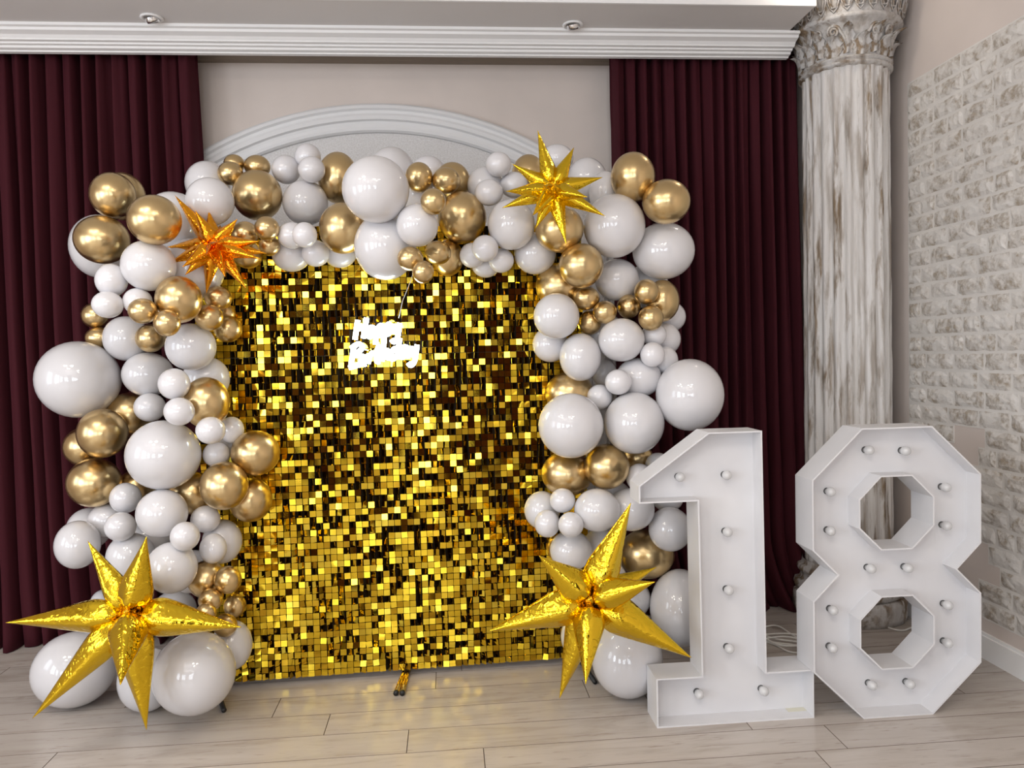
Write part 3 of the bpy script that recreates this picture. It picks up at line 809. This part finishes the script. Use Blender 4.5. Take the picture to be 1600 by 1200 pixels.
#END#
placed = []
def panel_y(x): return PO.y + (x-PO.x)*math.tan(PA)
def place(x, y, rx, ry, zbase):
    """walk forward from the back of the garland until the balloon clears panel, floor and those already hung"""
    hx = math.atan((x-800)/FPX); hy = math.atan((600-y)/FPX)
    z = zbase
    for Q, Rq, qx, qy, qr in placed:                        # those it hides lie behind it
        if math.hypot(qx-x, qy-y) < .92*(qr+(rx+ry)/2): z = min(z, (Q-CAM).dot(FW)-.01)
    while z > 2.7:
        a = z*rx/FPX*math.cos(hx); b = z*ry/FPX*math.cos(hy); R = (a+b)/2
        # the outline's middle lies a little outside the centre's image
        P = at(x - (x-800)*(R/z)**2*.5, y - (y-600)*(R/z)**2*.5, z)
        ok = P.z >= b*.985
        if ok and -3*MOD-.24-.02 < P.x + R and P.x - R < 3*MOD-.24+.02 and P.z - R < 2.12:
            ex = 0
            if P.x < -3*MOD-.24: ex = -3*MOD-.24-P.x
            if P.x > 3*MOD-.24: ex = P.x-(3*MOD-.24)
            if P.z > 2.14: ex = math.hypot(ex, P.z-2.14)
            need = math.sqrt(max(0, (R*1.08)**2 - ex*ex)) if ex < R*1.08 else 0
            if P.y > panel_y(P.x) - need - .014: ok = False
        if ok and P.y > 3.98: ok = False
        if ok:
            for Q, Rq, qx, qy, qr in placed:
                if (P-Q).length < .93*(R+Rq): ok = False; break
        if ok: return P, a, b, R
        z -= .012
    return P, a, b, R
for lay, x, y, rx, ry, c, lab in sorted(BAL, key=lambda q: q[0]):
    P, a, b, R = place(x, y, rx, ry, 3.72 if lay < 1 else 3.69)
    placed.append((P, R, x, y, (rx+ry)/2))
    d = (CAM-P).normalized(); e = UP.cross(d).normalized(); g = d.cross(e)
    # necks turn in towards the garland
    key = c if c == 'g' else ('p' if R < .085 else 'w')
    o = link('gold_balloon' if c == 'g' else 'white_balloon', BALL[key], label=lab, cat='balloon',
             group='gold chrome balloons of the garland' if c == 'g' else 'white balloons of the garland')
    o.matrix_world = Matrix.Translation(P) @ Matrix((e*a, g*b, d*((a+b)/2))).transposed().to_4x4()

# ------------------------------------------------------------------ foil stars
def spike(root, base, tip, rmax, mt, seed, name='spike'):
    ax = tip-base; L = ax.length; t = ax/L; rnd = random.Random(seed)
    q = Vector((0, 0, 1)) if abs(t.z) < .85 else Vector((1, 0, 0)); e = t.cross(q).normalized(); g = t.cross(e)
    pr = [(0, .22), (.03, .50), (.07, .72), (.12, .88), (.18, .97), (.24, 1.0), (.32, .94), (.42, .80), (.54, .63), (.66, .46), (.78, .295), (.88, .16), (.96, .055), (1.0, .012)]
    n_ = 20; v = []; f = []; ph = rnd.uniform(0, 6)
    for i, (s, r) in enumerate(pr):
        for k in range(n_):
            a = 2*math.pi*k/n_ + ph
            cre = 1 + .10*math.cos(4*a)*(1-s*.3) + (.055*math.sin(9*a+ph*3+i*1.3)*max(0, 1-s/.30))
            pk = 1 + .05*math.sin(i*2.3+ph)*max(0, 1-s/.4)
            v.append(base + t*(L*s) + (e*math.cos(a)+g*math.sin(a))*(rmax*r*cre*pk))
    for i in range(len(pr)-1):
        for k in range(n_): f.append((i*n_+k, i*n_+(k+1) % n_, (i+1)*n_+(k+1) % n_, (i+1)*n_+k))
    f.append(tuple(range(n_-1, -1, -1))); f.append(tuple((len(pr)-1)*n_+k for k in range(n_)))
    o = link(name, mesh(name, v, f, mt, True), root); m = o.modifiers.new('s', 'SUBSURF'); m.levels = 1; m.render_levels = 1
    return o
def star(cx_, cy_, cz, tips, rpx, mt, label, back=()):
    c = at(cx_, cy_, cz)
    root = link('foil_star_balloon', None, loc=c, label=label, cat='balloon', group='spiky gold foil star balloons')
    bpy.context.view_layer.update()
    inv = root.matrix_world.inverted()
    for i, tp in enumerate(tips):
        x_, y_, dz = tp[:3]; wpx = tp[3] if len(tp) > 3 else rpx
        T = at(x_, y_, cz+dz); bx = c + (T-c)*.06
        spike(root, bx-c, T-c, wpx*cz/FPX, mt, i*7+int(cx_))
    for i, (dx, dy, dz) in enumerate(back):
        spike(root, Vector((0, 0, 0)), Vector((dx, dy, dz)), rpx*cz/FPX*.9, mt, 90+i)
    mb = MB().lathe([(.001, -1), (.5, -.87), (.87, -.5), (1, 0), (.87, .5), (.5, .87), (.001, 1)], 12)
    s = rpx*cz/FPX*.55
    hb = link('hub', mesh('hub', [q*s for q in mb.v], mb.f, M_FOILD, True), root)
star(205, 958, 2.98, [(8, 973, .0, 25), (50, 1123, -.08, 24), (229, 1141, -.02, 27), (188, 1071, -.30, 27), (378, 980, .03, 29), (229, 838, -.06, 26), (137, 845, .08, 22)], 25, M_FOIL,
     'large gold foil star resting on the two big white balloons at bottom left', back=((-.02, .18, -.03),))
star(922, 935, 3.02, [(986, 785, .02, 27), (1026, 886, .10, 20), (1024, 909, -.16, 25), (1081, 1028, -.02, 29), (915, 1070, -.18, 24), (874, 1092, .02, 24), (764, 986, .0, 28), (842, 868, -.08, 27)], 26, M_FOIL,
     'large gold foil star leaning against the white number one', back=((.0, .18, -.02),))
star(864, 296, 3.22, [(840, 203, .0), (897, 230, .02), (942, 277, .0), (946, 338, -.05), (918, 308, -.14), (885, 382, -.06), (837, 357, -.06), (832, 337, -.12), (784, 325, .0), (790, 299, -.08), (800, 256, -.02), (866, 288, -.22, 10), (848, 290, -.2, 9)], 13, M_FOIL,
     'smaller yellow gold foil star at the top right of the arch', back=((.0, .1, .1),))
star(335, 383, 3.20, [(273, 305, .02), (305, 329, -.06), (326, 329, .02), (371, 342, -.02), (404, 377, -.08), (417, 396, .0), (406, 404, -.1), (385, 451, -.02), (352, 433, -.12), (322, 459, .04), (289, 430, -.04), (285, 417, -.12), (262, 412, .0), (261, 386, .04), (340, 378, -.2, 9), (322, 398, -.2, 9)], 13, M_FOILO,
     'amber orange foil star at the top left corner of the arch', back=((.0, .1, .1),))

# ------------------------------------------------------------------ marquee numbers
def shell(name, outline, holes, bulbs, x0, yf, label, rot=0):
    """open-fronted box letter: recessed back board, rim walls along the outline and round each hole"""
    D, REC, TW = .150, .085, .006
    root = link(name, None, loc=(x0, yf, 0), label=label, cat='number'); root.rotation_euler = (0, 0, rot)
    def inset(pl, t):
        n_ = len(pl); out = []
        for i in range(n_):
            a, b, c = Vector(pl[i-1]), Vector(pl[i]), Vector(pl[(i+1) % n_])
            d1 = (b-a).normalized(); d2 = (c-b).normalized()
            n1 = Vector((-d1.y, d1.x)); n2 = Vector((-d2.y, d2.x)); m_ = (n1+n2)
            m_ = m_/max(.2, m_.length_squared)*2
            out.append(b + m_*t)
        return out
    # back board (with holes) filled as one face set
    bm = bmesh.new(); edges = []
    for pl in [inset(outline, TW)] + [inset(h, TW) for h in holes]:
        vs_ = [bm.verts.new((p[0], REC, p[1])) for p in pl]
        edges += [bm.edges.new((vs_[i], vs_[(i+1) % len(vs_)])) for i in range(len(vs_))]
    bmesh.ops.triangle_fill(bm, use_beauty=True, use_dissolve=False, edges=edges)
    r = bmesh.ops.extrude_face_region(bm, geom=bm.faces[:])
    for g_ in r['geom']:
        if isinstance(g_, bmesh.types.BMVert): g_.co.y += .006
    bmesh.ops.recalc_face_normals(bm, faces=bm.faces)
    m = bpy.data.meshes.new('back_board'); bm.to_mesh(m); bm.free(); m.materials.append(M_NUM)
    link('back_board', m, root)
    # rim boards, one per side
    for pl, nm in [(outline, 'side_board')] + [(h, 'hole_board') for h in holes]:
        q = inset(pl, TW); n_ = len(pl)
        for i in range(n_):
            j = (i+1) % n_
            a, b, c, d_ = pl[i], pl[j], q[j], q[i]
            v = [(p[0], y_, p[1]) for y_ in (0, D) for p in (a, b, c, d_)]
            MB().add(v, [(0,1,2,3), (7,6,5,4), (0,4,5,1), (1,5,6,2), (2,6,7,3), (3,7,4,0)]).build(nm, M_NUM, root)
    for bx_, bz in bulbs:
        e_ = link('bulb', None, root, (bx_, REC, bz))
        MB().lathe([(.0, .0004), (.0140, .0004), (.0140, .0014), (.0, .0014)], 20).build('socket_hole', M_SOCK, e_).rotation_euler = (math.pi/2, 0, 0)
        o = MB().lathe([(.0115, 0), (.0125, .010), (.0160, .018), (.0190, .028), (.0195, .036), (.0175, .045), (.012, .052), (.0055, .0555), (.0003, .0565)], 20).build('glass', M_BULB, e_, True)
        o.rotation_euler = (math.radians(84), 0, math.radians(-4)); o.location = (.003, 0, -.002)
    return root
Y1 = 3.003
one = [(.0, 0), (.662, 0), (.662, .203), (.462, .203), (.454, 1.197), (.232, 1.197), (-.058, .992), (-.058, .920), (.183, .920), (.189, .203), (0, .203)]
bx = []
for px, py in ((1062, 746), (1135, 743), (1136, 832), (1138, 923), (1139, 1014), (1092, 1085), (1193, 1080)):
    p = atY(px, py, Y1+.055); bx.append((p.x-.809, p.z))
r1 = shell('marquee_number_one', one, [], bx, .809, Y1, 'white marquee number one with unlit bulbs beside the right foil star')
mt = MB().box(.575, .655, .052, .084, .0061, .0068).build('tape', M_TAPE, r1, label='yellowed strip of tape')
Y8 = 2.967
def oc(cx_, z0, z1, hw, ch): return [(cx_-hw+ch, z0), (cx_+hw-ch, z0), (cx_+hw, z0+ch), (cx_+hw, z1-ch), (cx_+hw-ch, z1), (cx_-hw+ch, z1), (cx_-hw, z1-ch), (cx_-hw, z0+ch)]
E8 = [(-.150, 0), (.150, 0), (.361, .205), (.361, .498), (.257, .602), (.361, .706), (.361, .993), (.150, 1.197), (-.150, 1.197), (-.361, .993), (-.361, .706), (-.257, .602), (-.361, .498), (-.361, .205)]
h1 = oc(-.003, .205, .500, .155, .090)[::-1]; h2 = oc(-.003, .700, .995, .155, .090)[::-1]
bx = []
for px, py in ((1357, 704), (1414, 705), (1297, 769), (1297, 830), (1477, 762), (1478, 822), (1360, 889), (1418, 888), (1301, 954), (1300, 1013), (1480, 946), (1480, 1005), (1362, 1071), (1421, 1069)):
    p = atY(px, py, Y8+.055); bx.append((p.x-1.814, p.z))
shell('marquee_number_eight', E8, [h1, h2], bx, 1.814, Y8, 'white marquee number eight with unlit bulbs in front of the column')

# ------------------------------------------------------------------ cables on the floor
def cable(px, label, r=.0045, lift=.005):
    pts = [atZ(x_, y_, lift + (h_ if True else 0)) for x_, y_, h_ in px]
    sm = []
    for i in range(len(pts)-1):
        p0, p1, p2, p3 = pts[max(i-1, 0)], pts[i], pts[i+1], pts[min(i+2, len(pts)-1)]
        for k in range(8):
            t = k/8; sm.append(.5*((2*p1)+(p2-p0)*t+(2*p0-5*p1+4*p2-p3)*t*t+(-p0+3*p1-3*p2+p3)*t**3))
    sm.append(pts[-1])
    return MB().tube(sm, r, 6).build('power_cable', M_CABLE, None, True, label=label, cat='cable', group='white power cables on the floor')
cable([(1170, 985, 0), (1196, 979, 0), (1215, 978, .01), (1235, 990, .012), (1250, 1000, .008), (1262, 1010, .004), (1245, 1008, .01), (1205, 1003, .004), (1180, 995, 0), (1200, 991, .008), (1230, 990, .014), (1256, 994, .01), (1262, 1003, .006),
       (1240, 1002, .018), (1212, 998, .012), (1190, 992, .012), (1215, 1007, .016), (1248, 1009, .02), (1260, 1004, .016), (1232, 995, .026), (1200, 997, .022), (1186, 1004, 0)],
      'coiled white cable on the floor between the two numbers')
cable([(1190, 1000, 0), (1212, 1008, 0), (1232, 1018, 0), (1262, 1024, 0), (1285, 1050, 0), (1310, 1078, 0)], 'single white cable running under the number eight')
cable([(1310, 965, 0), (1348, 968, 0), (1372, 974, 0), (1395, 983, 0), (1412, 985, 0), (1424, 981, 0), (1450, 976, 0)], 'white cable on the floor in front of the column base')

# ------------------------------------------------------------------ recessed ceiling spots
for (px, py), lab in (((237, 27), 'small recessed ceiling spot above the left curtain'), ((895, 38), 'small recessed ceiling spot above the right side of the arch')):
    p = atZ(px, py, ZS)
    s = link('ceiling_spot', None, loc=p, label=lab, cat='spotlight', group='recessed ceiling spots')
    MB().lathe([(.036, .0), (.054, -.001), (.056, -.005), (.050, -.010), (.038, -.008), (.036, 0)], 28).build('trim_ring', M_TRIM, s, True)
    h = MB().lathe([(.034, .0), (.034, -.016), (.030, -.026), (.026, -.027), (.026, -.01), (.0, -.01)], 24).build('lamp_cup', M_CHROME, s, True)
    h.rotation_euler = (math.radians(22), math.radians(-14), 0)
    g_ = MB().lathe([(.0, -.024), (.018, -.0245), (.0255, -.024), (.0255, -.02), (.0, -.018)], 24).build('lens', M_LENS, s, True)
    g_.rotation_euler = h.rotation_euler
